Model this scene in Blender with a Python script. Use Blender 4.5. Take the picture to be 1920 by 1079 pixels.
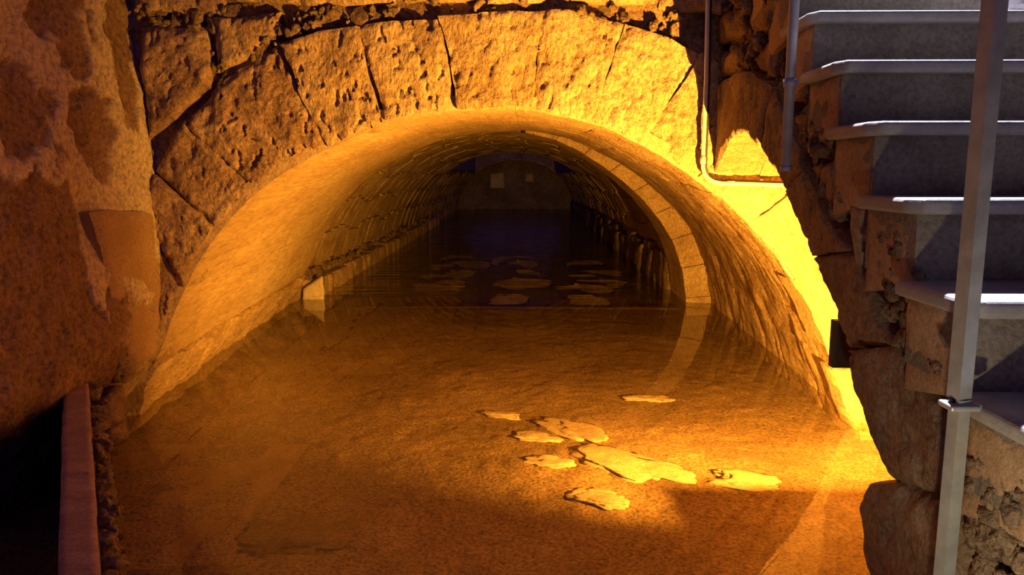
import bpy, bmesh, math, random
import numpy as np
from mathutils import Vector, Matrix

random.seed(7)
for o in list(bpy.data.objects):
    bpy.data.objects.remove(o)
SC = bpy.context.scene
COL = SC.collection

# ------------------------------------------------------------------ camera
FPX, CX, CY = 1424.0, 960.0, 539.5
PITCH = math.atan((CY - 325.0) / FPX)
YAW = math.atan(20.0 / FPX)
EYE = np.array([0.0, 0.0, 1.4])
cam = bpy.data.cameras.new('camera')
cam.sensor_fit = 'HORIZONTAL'
cam.sensor_width = 36.0
cam.lens = 36.0 * FPX / 1920.0
cam.clip_start = 0.02
camo = bpy.data.objects.new('camera', cam)
camo.location = EYE
camo.rotation_euler = (math.pi / 2 - PITCH, 0, YAW)
COL.objects.link(camo)
SC.camera = camo

# ------------------------------------------------------------------ world, lights, exposure
SODIUM = (1.0, 0.43, 0.042)
W = bpy.data.worlds.new('world')
SC.world = W
W.use_nodes = True
W.node_tree.nodes['Background'].inputs[0].default_value = (0.26, 0.13, 0.72, 1)
W.node_tree.nodes['Background'].inputs[1].default_value = 0.19
SC.view_settings.view_transform = 'Standard'
SC.view_settings.look = 'None'
SC.view_settings.gamma = 1.0
SC.view_settings.use_curve_mapping = False
SC.view_settings.exposure = 0.0

FLOOD_POS = (1.38, 2.66, 0.45)
FLOOD_POWER = 1700.0
LOW_POS = (0.61, 1.0, 0.67)
LOW_POWER = 11.0
STAIR_POS = (1.55, 4.02, 3.75)
STAIR_POWER = 5200.0

# ------------------------------------------------------------------ image -> place
_f = np.array([-math.sin(YAW) * math.cos(PITCH), math.cos(YAW) * math.cos(PITCH), -math.sin(PITCH)])
_r = np.array([math.cos(YAW), math.sin(YAW), 0.0])
_u = np.cross(_r, _f)
def ray(x, y):
    return _f + _r * ((x - CX) / FPX) - _u * ((y - CY) / FPX)
def at_plane(x, y, p0, n):
    d = ray(x, y); n = np.array(n, float)
    return EYE + d * (np.dot(np.array(p0) - EYE, n) / np.dot(d, n))
def at_y(x, y, Y): return at_plane(x, y, (0, Y, 0), (0, 1, 0))
def at_z(x, y, Z): return at_plane(x, y, (0, 0, Z), (0, 0, 1))
YF = 4.2                                   # face of the arched wall
SIDE_N = np.array([-1.0, 0.033, 0.0]); SIDE_N /= np.linalg.norm(SIDE_N)
SIDE_P = np.array([0.95, 1.5, 0.0])        # stair wall
def side_x(Y): return 0.95 + 0.033 * (Y - 1.5)
def at_side(x, y): return at_plane(x, y, SIDE_P, SIDE_N)

# ------------------------------------------------------------------ vector noise
def _hash(ix, iy, iz, s):
    h = (ix * 374761393 + iy * 668265263 + iz * 2147483647 + s * 974634777) & 0xffffffff
    h = ((h ^ (h >> 13)) * 1274126177) & 0xffffffff
    h = ((h ^ (h >> 16)) * 2246822519) & 0xffffffff
    return ((h ^ (h >> 15)) & 0xffffff) / float(0xffffff)
def vnoise(P, s=0):
    P = np.asarray(P, float)
    I = np.floor(P).astype(np.int64); f = P - I
    f = f * f * f * (f * (f * 6 - 15) + 10)
    r = 0
    for dx in (0, 1):
        wx = f[..., 0] if dx else 1 - f[..., 0]
        for dy in (0, 1):
            wy = f[..., 1] if dy else 1 - f[..., 1]
            for dz in (0, 1):
                wz = f[..., 2] if dz else 1 - f[..., 2]
                r = r + wx * wy * wz * _hash(I[..., 0] + dx, I[..., 1] + dy, I[..., 2] + dz, s)
    return r * 2 - 1
def fbm(P, scale=1.0, oct=4, s=0, gain=0.5):
    P = np.asarray(P, float) * scale
    a, r, t = 1.0, 0.0, 0.0
    for k in range(oct):
        r = r + a * vnoise(P + k * 17.3, s + k); t += a
        P = P * 2.03; a *= gain
    return r / t * 1.6
def worley(P, scale, s=0):
    P = np.asarray(P, float) * scale
    I = np.floor(P).astype(np.int64)
    d1 = np.full(P.shape[:-1], 9.0); d2 = d1.copy()
    for dx in (-1, 0, 1):
        for dy in (-1, 0, 1):
            for dz in (-1, 0, 1):
                c = I + np.array([dx, dy, dz])
                q = np.stack([c[..., k] + _hash(c[..., 0], c[..., 1], c[..., 2], s + 11 * k) for k in range(3)], -1)
                d = np.linalg.norm(q - P, axis=-1)
                d2 = np.where(d < d1, d1, np.minimum(d2, d)); d1 = np.minimum(d1, d)
    return d1, d2
def sstep(a, b, x):
    t = np.clip((np.asarray(x, float) - a) / (b - a), 0, 1)
    return t * t * (3 - 2 * t)

# ------------------------------------------------------------------ materials
def new_mat(name):
    m = bpy.data.materials.new(name); m.use_nodes = True
    nt = m.node_tree
    b = nt.nodes['Principled BSDF']
    return m, nt, b
def rock_mat(name, c1, c2, c3, scale=3.0, bump=0.5, fine=60.0, rough=0.92, speck=0.25, stretch=(1, 1, 1), attr=None, attr_col=None, attr_gain=1.0):
    m, nt, b = new_mat(name)
    N, L = nt.nodes, nt.links
    geo = N.new('ShaderNodeNewGeometry')
    mp = N.new('ShaderNodeMapping'); mp.inputs['Scale'].default_value = stretch
    L.new(geo.outputs['Position'], mp.inputs['Vector'])
    n1 = N.new('ShaderNodeTexNoise'); n1.inputs['Scale'].default_value = scale; n1.inputs['Detail'].default_value = 7; n1.inputs['Roughness'].default_value = 0.65
    n2 = N.new('ShaderNodeTexNoise'); n2.inputs['Scale'].default_value = fine; n2.inputs['Detail'].default_value = 4; n2.inputs['Roughness'].default_value = 0.7
    n3 = N.new('ShaderNodeTexNoise'); n3.inputs['Scale'].default_value = fine * 0.35; n3.inputs['Detail'].default_value = 5
    for n in (n1, n2, n3): L.new(mp.outputs[0], n.inputs['Vector'])
    cr = N.new('ShaderNodeValToRGB')
    e = cr.color_ramp.elements
    e[0].position = 0.32; e[0].color = (*c1, 1)
    e[1].position = 0.68; e[1].color = (*c3, 1)
    k = cr.color_ramp.elements.new(0.5); k.color = (*c2, 1)
    L.new(n1.outputs[0], cr.inputs[0])
    last = cr.outputs[0]
    if attr:
        at = N.new('ShaderNodeAttribute'); at.attribute_name = attr
        mx = N.new('ShaderNodeMixRGB'); mx.inputs[2].default_value = (*attr_col, 1)
        L.new(at.outputs['Fac'], mx.inputs[0]); L.new(last, mx.inputs[1]); last = mx.outputs[0]
    sp = N.new('ShaderNodeMapRange'); sp.inputs[1].default_value = 0.3; sp.inputs[2].default_value = 0.62
    sp.inputs[3].default_value = 1 - speck * 1.6; sp.inputs[4].default_value = 1.0 + speck * 0.4
    L.new(n2.outputs[0], sp.inputs[0])
    mu = N.new('ShaderNodeMixRGB'); mu.blend_type = 'MULTIPLY'; mu.inputs[0].default_value = 1.0
    L.new(last, mu.inputs[1]); L.new(sp.outputs[0], mu.inputs[2])
    L.new(mu.outputs[0], b.inputs['Base Color'])
    b.inputs['Roughness'].default_value = rough
    b.inputs['Specular IOR Level'].default_value = 0.2
    ad = N.new('ShaderNodeMath'); ad.operation = 'ADD'
    L.new(n2.outputs[0], ad.inputs[0]); L.new(n3.outputs[0], ad.inputs[1])
    bp = N.new('ShaderNodeBump'); bp.inputs['Strength'].default_value = bump; bp.inputs['Distance'].default_value = 0.02
    L.new(ad.outputs[0], bp.inputs['Height']); L.new(bp.outputs[0], b.inputs['Normal'])
    return m
def plain_mat(name, col, rough=0.5, metal=0.0, var=0.15, scale=25.0, bump=0.1):
    m, nt, b = new_mat(name)
    N, L = nt.nodes, nt.links
    tc = N.new('ShaderNodeTexCoord')
    n1 = N.new('ShaderNodeTexNoise'); n1.inputs['Scale'].default_value = scale; n1.inputs['Detail'].default_value = 5
    L.new(tc.outputs['Object'], n1.inputs['Vector'])
    cr = N.new('ShaderNodeValToRGB'); e = cr.color_ramp.elements
    e[0].position = 0.35; e[0].color = (*[c * (1 - var) for c in col], 1)
    e[1].position = 0.65; e[1].color = (*[min(1, c * (1 + var)) for c in col], 1)
    L.new(n1.outputs[0], cr.inputs[0]); L.new(cr.outputs[0], b.inputs['Base Color'])
    b.inputs['Roughness'].default_value = rough; b.inputs['Metallic'].default_value = metal
    bp = N.new('ShaderNodeBump'); bp.inputs['Strength'].default_value = bump; bp.inputs['Distance'].default_value = 0.004
    L.new(n1.outputs[0], bp.inputs['Height']); L.new(bp.outputs[0], b.inputs['Normal'])
    return m
def emit_mat(name, col, strength):
    m, nt, b = new_mat(name)
    b.inputs['Base Color'].default_value = (*col, 1)
    b.inputs['Emission Color'].default_value = (*col, 1)
    b.inputs['Emission Strength'].default_value = strength
    n = nt.nodes.new('ShaderNodeTexNoise'); n.inputs['Scale'].default_value = 90
    nt.links.new(n.outputs[0], b.inputs['Roughness'])
    return m
def water_mat(name, s1, s2, strength, stretch, tint, dist=0.02):
    m, nt, b = new_mat(name)
    N, L = nt.nodes, nt.links
    N.remove(b)
    geo = N.new('ShaderNodeNewGeometry')
    mp = N.new('ShaderNodeMapping'); mp.inputs['Scale'].default_value = stretch
    L.new(geo.outputs['Position'], mp.inputs['Vector'])
    n1 = N.new('ShaderNodeTexNoise'); n1.inputs['Scale'].default_value = s1; n1.inputs['Detail'].default_value = 3
    n2 = N.new('ShaderNodeTexNoise'); n2.inputs['Scale'].default_value = s2; n2.inputs['Detail'].default_value = 2
    L.new(mp.outputs[0], n1.inputs['Vector']); L.new(mp.outputs[0], n2.inputs['Vector'])
    ad = N.new('ShaderNodeMath'); ad.operation = 'ADD'
    L.new(n1.outputs[0], ad.inputs[0]); L.new(n2.outputs[0], ad.inputs[1])
    bp = N.new('ShaderNodeBump'); bp.inputs['Strength'].default_value = strength; bp.inputs['Distance'].default_value = dist
    L.new(ad.outputs[0], bp.inputs['Height'])
    # reflectance of water by angle (Schlick), the same from above and from below
    dt = N.new('ShaderNodeVectorMath'); dt.operation = 'DOT_PRODUCT'
    L.new(bp.outputs[0], dt.inputs[0]); L.new(geo.outputs['Incoming'], dt.inputs[1])
    def mth(op, a, b=None):
        n = N.new('ShaderNodeMath'); n.operation = op; n.use_clamp = op != 'ABSOLUTE'
        for i, q in enumerate((a, b)):
            if q is None: continue
            if isinstance(q, (int, float)): n.inputs[i].default_value = q
            else: L.new(q, n.inputs[i])
        return n.outputs[0]
    c_ = mth('ABSOLUTE', dt.outputs['Value'])
    p5 = mth('POWER', mth('SUBTRACT', 1.0, c_), 5.0)
    fr_out = mth('ADD', mth('MULTIPLY', p5, 0.97), 0.025)
    gl = N.new('ShaderNodeBsdfGlossy'); gl.inputs['Roughness'].default_value = 0.015
    L.new(bp.outputs[0], gl.inputs['Normal'])
    tr = N.new('ShaderNodeBsdfTransparent'); tr.inputs['Color'].default_value = (*tint, 1)
    mx = N.new('ShaderNodeMixShader')
    L.new(fr_out, mx.inputs[0]); L.new(tr.outputs[0], mx.inputs[1]); L.new(gl.outputs[0], mx.inputs[2])
    L.new(mx.outputs[0], N['Material Output'].inputs['Surface'])
    return m

M = {}
M['tufa'] = rock_mat('ochre_tufa', (0.34, 0.22, 0.12), (0.50, 0.35, 0.20), (0.60, 0.45, 0.28), 3.2, 1.0, 50, speck=0.36, stretch=(1.3, 1, 0.75))
M['tufa_red'] = rock_mat('reddish_tufa', (0.28, 0.17, 0.10), (0.40, 0.26, 0.15), (0.52, 0.37, 0.22), 4.0, 0.8, 48, speck=0.34)
M['vault'] = rock_mat('vault_stone', (0.40, 0.27, 0.15), (0.52, 0.37, 0.21), (0.62, 0.47, 0.29), 2.4, 0.5, 36, speck=0.2, stretch=(1, 0.22, 1))
M['vault_rough'] = rock_mat('vault_rough_stone', (0.34, 0.22, 0.12), (0.50, 0.35, 0.20), (0.62, 0.46, 0.28), 3.4, 0.7, 45, speck=0.28, stretch=(1, 0.5, 1))
M['mortar'] = rock_mat('old_mortar', (0.16, 0.10, 0.06), (0.24, 0.16, 0.10), (0.34, 0.24, 0.15), 6, 0.8, 40, speck=0.4)
M['rubble'] = rock_mat('rubble_stone', (0.14, 0.09, 0.055), (0.24, 0.165, 0.10), (0.34, 0.24, 0.15), 7, 0.9, 50, speck=0.45)
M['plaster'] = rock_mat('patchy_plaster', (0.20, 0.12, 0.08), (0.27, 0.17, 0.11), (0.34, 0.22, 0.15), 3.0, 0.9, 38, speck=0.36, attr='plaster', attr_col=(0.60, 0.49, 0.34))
M['pale'] = rock_mat('pale_plaster', (0.56, 0.46, 0.33), (0.66, 0.56, 0.42), (0.72, 0.63, 0.50), 5, 0.4, 50, speck=0.15)
M['brownstone'] = rock_mat('smooth_brown_stone', (0.32, 0.20, 0.11), (0.38, 0.25, 0.14), (0.44, 0.30, 0.18), 2.5, 0.35, 60, speck=0.2)
M['render'] = rock_mat('old_render', (0.26, 0.18, 0.11), (0.34, 0.245, 0.155), (0.42, 0.31, 0.20), 6, 0.6, 60, speck=0.25)
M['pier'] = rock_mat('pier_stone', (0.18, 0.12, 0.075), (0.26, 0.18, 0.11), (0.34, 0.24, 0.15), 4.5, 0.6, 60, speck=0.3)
M['bed'] = rock_mat('gravel_bed', (0.24, 0.165, 0.09), (0.36, 0.25, 0.145), (0.46, 0.335, 0.20), 1.3, 0.55, 60, speck=0.5)
M['flat'] = rock_mat('pale_flat_stone', (0.44, 0.35, 0.23), (0.55, 0.45, 0.31), (0.64, 0.54, 0.40), 7, 0.35, 50, speck=0.15)
M['coping'] = rock_mat('red_coping_stone', (0.36, 0.22, 0.17), (0.44, 0.28, 0.22), (0.52, 0.36, 0.30), 5, 0.4, 70, speck=0.25, stretch=(1, 2.5, 1))
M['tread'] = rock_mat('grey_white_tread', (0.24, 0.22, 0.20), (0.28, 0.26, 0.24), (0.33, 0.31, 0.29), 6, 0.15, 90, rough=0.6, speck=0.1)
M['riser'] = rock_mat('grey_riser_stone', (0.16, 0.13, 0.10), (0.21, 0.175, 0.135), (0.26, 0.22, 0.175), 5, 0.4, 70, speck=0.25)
M['farstone'] = rock_mat('dark_far_stone', (0.16, 0.13, 0.12), (0.24, 0.20, 0.19), (0.32, 0.28, 0.26), 1.2, 0.6, 14, speck=0.3)
M['water'] = water_mat('still_water', 1.6, 7.0, 0.012, (1, 1, 1), (0.88, 0.84, 0.74))
M['ripple'] = water_mat('rippled_water', 1.6, 5.0, 0.9, (0.22, 1.5, 1), (0.80, 0.76, 0.72), 0.07)
M['galv'] = plain_mat('galvanised_steel', (0.42, 0.45, 0.43), 0.45, 0.55, 0.12, 30)
M['pipe'] = plain_mat('grey_plastic_pipe', (0.62, 0.60, 0.58), 0.4, 0.0, 0.08, 20)
M['dkpipe'] = plain_mat('dull_grey_pipe', (0.34, 0.34, 0.38), 0.5, 0.2, 0.12, 20)
M['black'] = plain_mat('black_rubber', (0.02, 0.02, 0.022), 0.6, 0.0, 0.2, 20)
M['housing'] = plain_mat('black_lamp_housing', (0.03, 0.03, 0.032), 0.5, 0.3, 0.15, 20)
M['paper'] = plain_mat('white_paper', (0.85, 0.85, 0.86), 0.8, 0.0, 0.05, 30)
M['lens'] = emit_mat('amber_lamp_lens', SODIUM, 6.0)
M['lens2'] = emit_mat('warm_lamp_lens', (1, 0.8, 0.5), 4.0)
M['lens3'] = emit_mat('cool_lamp_lens', (0.8, 0.85, 1.0), 4.0)

# ------------------------------------------------------------------ mesh helpers
def link(name, me, mat=None, parent=None):
    o = bpy.data.objects.new(name, me); COL.objects.link(o)
    if mat is not None and me is not None and not me.materials: me.materials.append(M[mat] if isinstance(mat, str) else mat)
    if parent is not None: o.parent = parent
    return o
def tag(o, label, cat, group=None, kind=None):
    o['label'] = label; o['category'] = cat
    if group: o['group'] = group
    if kind: o['kind'] = kind
    return o
def empty(name, loc=(0, 0, 0), parent=None):
    o = bpy.data.objects.new(name, None); o.empty_display_size = 0.1; COL.objects.link(o); o.location = loc
    if parent: o.parent = parent
    return o
def mesh(name, V, Fc, smooth=True):
    me = bpy.data.meshes.new(name)
    me.from_pydata([tuple(v) for v in np.asarray(V, float)], [], Fc)
    me.update()
    if smooth: me.shade_smooth()
    return me
def grid_faces(nu, nv, off=0, flip=False):
    F = []
    for i in range(nu - 1):
        for j in range(nv - 1):
            a, b, c, d = off + i * nv + j, off + (i + 1) * nv + j, off + (i + 1) * nv + j + 1, off + i * nv + j + 1
            F.append((a, d, c, b) if flip else (a, b, c, d))
    return F
def fix_normals(me):
    bm = bmesh.new(); bm.from_mesh(me)
    bmesh.ops.recalc_face_normals(bm, faces=bm.faces)
    bm.to_mesh(me); bm.free()
_seed = [0]
def slab_arrays(P, Nrm, depth, amp=0.02, rnd=0.03, freq=6.0, pit=0.0, proud=0.0, wob=0.0, pitfreq=22.0, pit_th=0.25, edge=0.05, seed=None):
    """A stone: front surface P (nu,nv,3) roughened along Nrm, rounded at its edges, sides running back by depth."""
    _seed[0] += 1; s = _seed[0] if seed is None else seed
    nu, nv = P.shape[:2]
    Nn = np.broadcast_to(np.asarray(Nrm, float), P.shape)
    P = P.copy()
    if wob:
        Wn = np.stack([fbm(P, 4.0, 3, s + 31 * k) for k in range(3)], -1) * wob
        Wn -= Nn * np.sum(Wn * Nn, -1, keepdims=True)
        P = P + Wn
    du = np.linalg.norm(np.diff(P, axis=0), axis=-1); dv = np.linalg.norm(np.diff(P, axis=1), axis=-1)
    cu = np.vstack([np.zeros((1, nv)), np.cumsum(du, 0)]); cv = np.hstack([np.zeros((nu, 1)), np.cumsum(dv, 1)])
    ed = np.minimum(np.minimum(cu, cu[-1:] - cu), np.minimum(cv, cv[:, -1:] - cv))
    ed = ed + 0.35 * edge * fbm(P, 12.0, 2, s)
    fall = 1 - np.clip(ed / edge, 0, 1)
    d = amp * fbm(P, freq, 5, s, 0.55) + proud - rnd * fall ** 2
    if pit:
        q = fbm(P * np.array([1.25, 1.25, 0.75]), pitfreq, 3, s + 5)
        d = d - pit * sstep(pit_th, pit_th + 0.35, q)
    Fr = P + Nn * d[..., None]
    ring = [(i, 0) for i in range(nu)] + [(nu - 1, j) for j in range(1, nv)] + [(i, nv - 1) for i in range(nu - 2, -1, -1)] + [(0, j) for j in range(nv - 2, 0, -1)]
    back = np.array([P[i, j] - Nn[i, j] * depth for i, j in ring])
    V = np.vstack([Fr.reshape(-1, 3), back])
    F = grid_faces(nu, nv)
    n0, nr = nu * nv, len(ring)
    for k in range(nr):
        a = ring[k][0] * nv + ring[k][1]; b = ring[(k + 1) % nr][0] * nv + ring[(k + 1) % nr][1]
        F.append((a, n0 + k, n0 + (k + 1) % nr, b))
    F.append(tuple(n0 + k for k in range(nr)))
    return V, F
def stone(name, P, Nrm, depth, mat, parent=None, **kw):
    V, F = slab_arrays(P, Nrm, depth, **kw)
    me = mesh(name, V, F); fix_normals(me); me.set_sharp_from_angle(angle=math.radians(48))
    return link(name, me, mat, parent)
def resample(pts, n):
    pts = np.asarray(pts, float)
    d = np.r_[0, np.cumsum(np.linalg.norm(np.diff(pts, axis=0), axis=1))]
    t = np.linspace(0, d[-1], n)
    return np.stack([np.interp(t, d, pts[:, k]) for k in range(pts.shape[1])], -1)
def ruled(a, b, step, gap=0.004):
    """patch between two 3D polylines"""
    a = np.asarray(a, float); b = np.asarray(b, float)
    la = max(np.linalg.norm(np.diff(a, axis=0), axis=1).sum(), np.linalg.norm(np.diff(b, axis=0), axis=1).sum())
    lb = np.linalg.norm(b - a if len(a) == len(b) else b[:1] - a[:1], axis=1).max()
    nu, nv = max(4, int(la / step) + 1), max(4, int(lb / step) + 1)
    A, B = resample(a, nu), resample(b, nu)
    gu, gv = gap / la, gap / lb
    ts = np.linspace(gu, 1 - gu, nu); idx = np.linspace(0, 1, nu)
    A = np.stack([np.interp(ts, idx, A[:, k]) for k in range(3)], -1)
    B = np.stack([np.interp(ts, idx, B[:, k]) for k in range(3)], -1)
    v = np.linspace(gv, 1 - gv, nv)[None, :, None]
    return A[:, None, :] * (1 - v) + B[:, None, :] * v
def quad(c, step, gap=0.004):   # c: BL, BR, TR, TL
    return ruled([c[0], c[1]], [c[3], c[2]], step, gap)
def box_mesh(name, lo, hi, bevel=0.0, seg=2):
    bm = bmesh.new()
    bmesh.ops.create_cube(bm, size=1.0)
    for v in bm.verts:
        for k in range(3): v.co[k] = lo[k] + (v.co[k] + 0.5) * (hi[k] - lo[k])
    if bevel: bmesh.ops.bevel(bm, geom=bm.edges[:], offset=bevel, segments=seg, affect='EDGES', profile=0.5)
    me = bpy.data.meshes.new(name); bm.to_mesh(me); bm.free()
    return me
def tube_mesh(name, pts, r, n=12, square=False, rot=0.0):
    pts = [Vector(p) for p in pts]
    V, F = [], []
    up = Vector((0, 1, 0))
    for i, p in enumerate(pts):
        t = (pts[min(i + 1, len(pts) - 1)] - pts[max(i - 1, 0)]).normalized()
        x = up.cross(t)
        if x.length < 1e-4: x = Vector((1, 0, 0))
        x.normalize(); y = t.cross(x)
        for k in range(n):
            a = 2 * math.pi * k / n + rot
            V.append(p + x * (math.cos(a) * r) + y * (math.sin(a) * r))
    for i in range(len(pts) - 1):
        for k in range(n):
            F.append((i * n + k, i * n + (k + 1) % n, (i + 1) * n + (k + 1) % n, (i + 1) * n + k))
    F.append(tuple(range(n - 1, -1, -1))); F.append(tuple(range((len(pts) - 1) * n, len(pts) * n)))
    me = mesh(name, V, F, smooth=not square)
    fix_normals(me)
    return me
def rock_mesh(name, sub, seed, rough=0.28, squash=(1, 1, 1), boxy=0.5):
    bm = bmesh.new(); bmesh.ops.create_icosphere(bm, subdivisions=sub, radius=1.0)
    P = np.array([v.co[:] for v in bm.verts])
    Q = np.sign(P) * np.abs(P) ** (1 - 0.5 * boxy)
    Q *= (1 + rough * fbm(P, 1.3, 4, seed, 0.6))[:, None]
    Q *= np.array(squash)
    for v, q in zip(bm.verts, Q): v.co = q
    me = bpy.data.meshes.new(name); bm.to_mesh(me); bm.free(); me.shade_smooth()
    return me

ROCKS = [rock_mesh('rubble_stone', 3, 100 + k, 0.5, (1, random.uniform(.7, 1), random.uniform(.55, .85))) for k in range(8)]
for _m in ROCKS:
    _m.shade_smooth()
def rubble_piece(parent, loc, size, mat, name='rubble_stone'):
    o = link(name, random.choice(ROCKS), None, parent)
    if not o.data.materials: o.data.materials.append(M['rubble'])
    o.location = loc; o.scale = [size * random.uniform(.8, 1.2) for _ in range(3)]
    o.rotation_euler = [random.uniform(0, 6.28) for _ in range(3)]
    return o

# ================================================================== wall with the arch
ARCH_PX = [(234, 800), (262, 738), (300, 655), (330, 575), (372, 490), (425, 415), (480, 362), (540, 318), (600, 285), (660, 256), (720, 232), (780, 216), (850, 207), (920, 204), (990, 208),
           (1050, 217), (1110, 233), (1170, 255), (1230, 286), (1290, 323), (1340, 362), (1390, 408), (1440, 462), (1480, 512), (1515, 570), (1543, 632), (1562, 690), (1590, 750), (1612, 808)]
ARCH = np.array([at_y(x, y, YF) for x, y in ARCH_PX])
ARCH = np.vstack([[ARCH[0, 0] - 0.1, YF, -0.25], ARCH, [ARCH[-1, 0] + 0.03, YF, -0.25]])
# smoothed profile, evenly spaced
def smooth_poly(P, it=2):
    P = P.copy()
    for _ in range(it):
        P[1:-1] = 0.25 * P[:-2] + 0.5 * P[1:-1] + 0.25 * P[2:]
    return P
PROF = smooth_poly(resample(ARCH, 120), 4)
ARC_LEN = np.linalg.norm(np.diff(PROF, axis=0), axis=1).sum()
XC = -0.18
RIB_OUT = [(1336, 600), (1332, 575), (1328, 530), (1312, 470), (1290, 425), (1258, 385), (1222, 350), (1178, 317), (1125, 287), (1065, 258), (985, 243)]
PROF2 = PROF.copy()                      # the vault's section where it meets the inner arch
PROF2[:, 0] = XC + (PROF[:, 0] - XC) * np.where(PROF[:, 0] < XC, 1.13, 1.025)
PROF2[:, 2] = np.where(PROF[:, 2] > 0, PROF[:, 2] * 1.055, PROF[:, 2])
_ia = int(np.argmax(PROF[:, 0] > XC)) - 1
_ro = [at_y(x, y, 8.2) for x, y in RIB_OUT[::-1]]
_ro[-1][2] = -0.25
_pl = np.vstack([PROF2[_ia]] + [q for q in _ro]); _pl[:, 1] = 0
PROF2[_ia:] = smooth_poly(resample(_pl, 120 - _ia), 2)
def vault_pt(s, Y, inset=0.0):
    """front vault: s 0..1 along the arch, left to right"""
    s = np.asarray(s, float); Y = np.asarray(Y, float)
    t = s * 119
    x = np.interp(t, np.arange(120), PROF[:, 0]); z = np.interp(t, np.arange(120), PROF[:, 2])
    k = np.clip((Y - YF) / 4.0, 0, 1)
    xe = np.interp(t, np.arange(120), PROF2[:, 0]); ze = np.interp(t, np.arange(120), PROF2[:, 2])
    x2 = x + (xe - x) * k
    z2 = z + (ze - z) * k
    return np.stack([x2 + 0 * Y, Y + 0 * x2, z2 + 0 * Y], -1)
def surf_normals(fn, s, Y):
    e = 1e-3
    ds = fn(np.clip(s + e, 0, 1), Y) - fn(np.clip(s - e, 0, 1), Y)
    dy = fn(s, Y + e) - fn(s, Y - e)
    n = np.cross(dy, ds); n /= np.linalg.norm(n, axis=-1, keepdims=True)
    c = np.stack([XC - 0 * Y + 0 * s, Y, 0.3 + 0 * Y], -1) - fn(s, Y)
    flip = np.sum(n * c, -1, keepdims=True) < 0
    return np.where(flip, -n, n)

# backing of the wall: mortar with the arch hole
inn = PROF + (PROF - np.array([XC, YF, 0.2])) * 0.03
outr = []
for p in PROF:
    d = p - np.array([XC, YF, -0.6]); d[1] = 0
    k = 1e9
    if d[0] > 1e-6: k = min(k, (2.35 - XC) / d[0])
    if d[0] < -1e-6: k = min(k, (-2.9 - XC) / d[0])
    if d[2] > 1e-6: k = min(k, (4.6 + 0.6) / d[2])
    outr.append(np.array([XC, YF, -0.6]) + d * k)
outr = np.array(outr)
v = np.linspace(0, 1, 60)[None, :, None]
A_, B_ = resample(inn, 160), resample(outr, 160)
# match by direction rather than by length
B_ = np.stack([np.interp(np.linspace(0, 1, 160), np.linspace(0, 1, 120), outr[:, k]) for k in range(3)], -1)
A_ = np.stack([np.interp(np.linspace(0, 1, 160), np.linspace(0, 1, 120), inn[:, k]) for k in range(3)], -1)
G = A_[:, None, :] * (1 - v) + B_[:, None, :] * v
G[..., 1] = YF + 0.07 - 0.03 * fbm(G, 9, 4, 3) - 0.05 * sstep(0.25, 0.7, fbm(G, 14, 2, 9))
# keep clear of the dark gap right of the pier
wall_front = link('wall_front', mesh('wall_front', G.reshape(-1, 3), grid_faces(160, 60)), 'mortar')
tag(wall_front, 'rough ochre stone wall around the big arch of the vault', 'wall', kind='structure')

# voussoirs: (inner px, outer px)
JOINTS = [((290, 690), (240, 560)), ((345, 545), (262, 400)), ((408, 432), (288, 322)), ((480, 362), (340, 228)), ((612, 279), (520, 78)), ((722, 231), (672, 46)),
          ((857, 207), (823, 28)), ((997, 208), (1017, 20)), ((1110, 233), (1170, 42)), ((1205, 272), (1320, 100)),
          ((1305, 333), (1450, 200)), ((1405, 423), (1560, 310)), ((1490, 528), (1570, 440)), ((1550, 650), (1572, 640))]
arch_px = np.array(ARCH_PX, float)
def inner_between(a, b):
    m = [tuple(p) for p in ARCH_PX if a[0] < p[0] < b[0]]
    return [a] + m + [b]
EXTR = [(240, 560), (250, 470), (270, 370), (288, 322), (340, 228), (395, 165), (450, 120), (520, 78), (590, 58), (672, 46), (750, 34), (823, 28), (920, 20), (1017, 20), (1090, 24), (1170, 42), (1250, 66), (1320, 100), (1390, 145), (1450, 200), (1510, 255), (1560, 310), (1570, 440), (1572, 640)]
def outer_between(a, b):
    i0 = min(range(len(EXTR)), key=lambda i: abs(EXTR[i][0] - a[0]) + abs(EXTR[i][1] - a[1]))
    i1 = min(range(len(EXTR)), key=lambda i: abs(EXTR[i][0] - b[0]) + abs(EXTR[i][1] - b[1]))
    return [a] + EXTR[i0 + 1:i1] + [b]
NF = (0, -1, 0)
for k in range(len(JOINTS) - 1):
    (i0, o0), (i1, o1) = JOINTS[k], JOINTS[k + 1]
    ia = [at_y(x, y, YF) for x, y in inner_between(i0, i1)]
    oa = [at_y(x, y, YF) for x, y in outer_between(o0, o1)]
    ia, oa = resample(ia, 24), resample(oa, 24)
    ia = ia + (oa - ia) * (0.045 if k < 4 else 0.02)
    low = k < 4
    stone('voussoir', ruled(ia, oa, 0.011, 0.0035 if low else 0.002), NF, 0.28, 'tufa_red' if k < 4 else 'tufa', wall_front,
          amp=0.030 if low else 0.020, rnd=0.018 if low else 0.010, freq=5.5, pit=0.018 if k in (3, 4, 5) else 0.011, proud=random.uniform(-0.008, 0.012), wob=0.016, edge=0.035)
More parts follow.
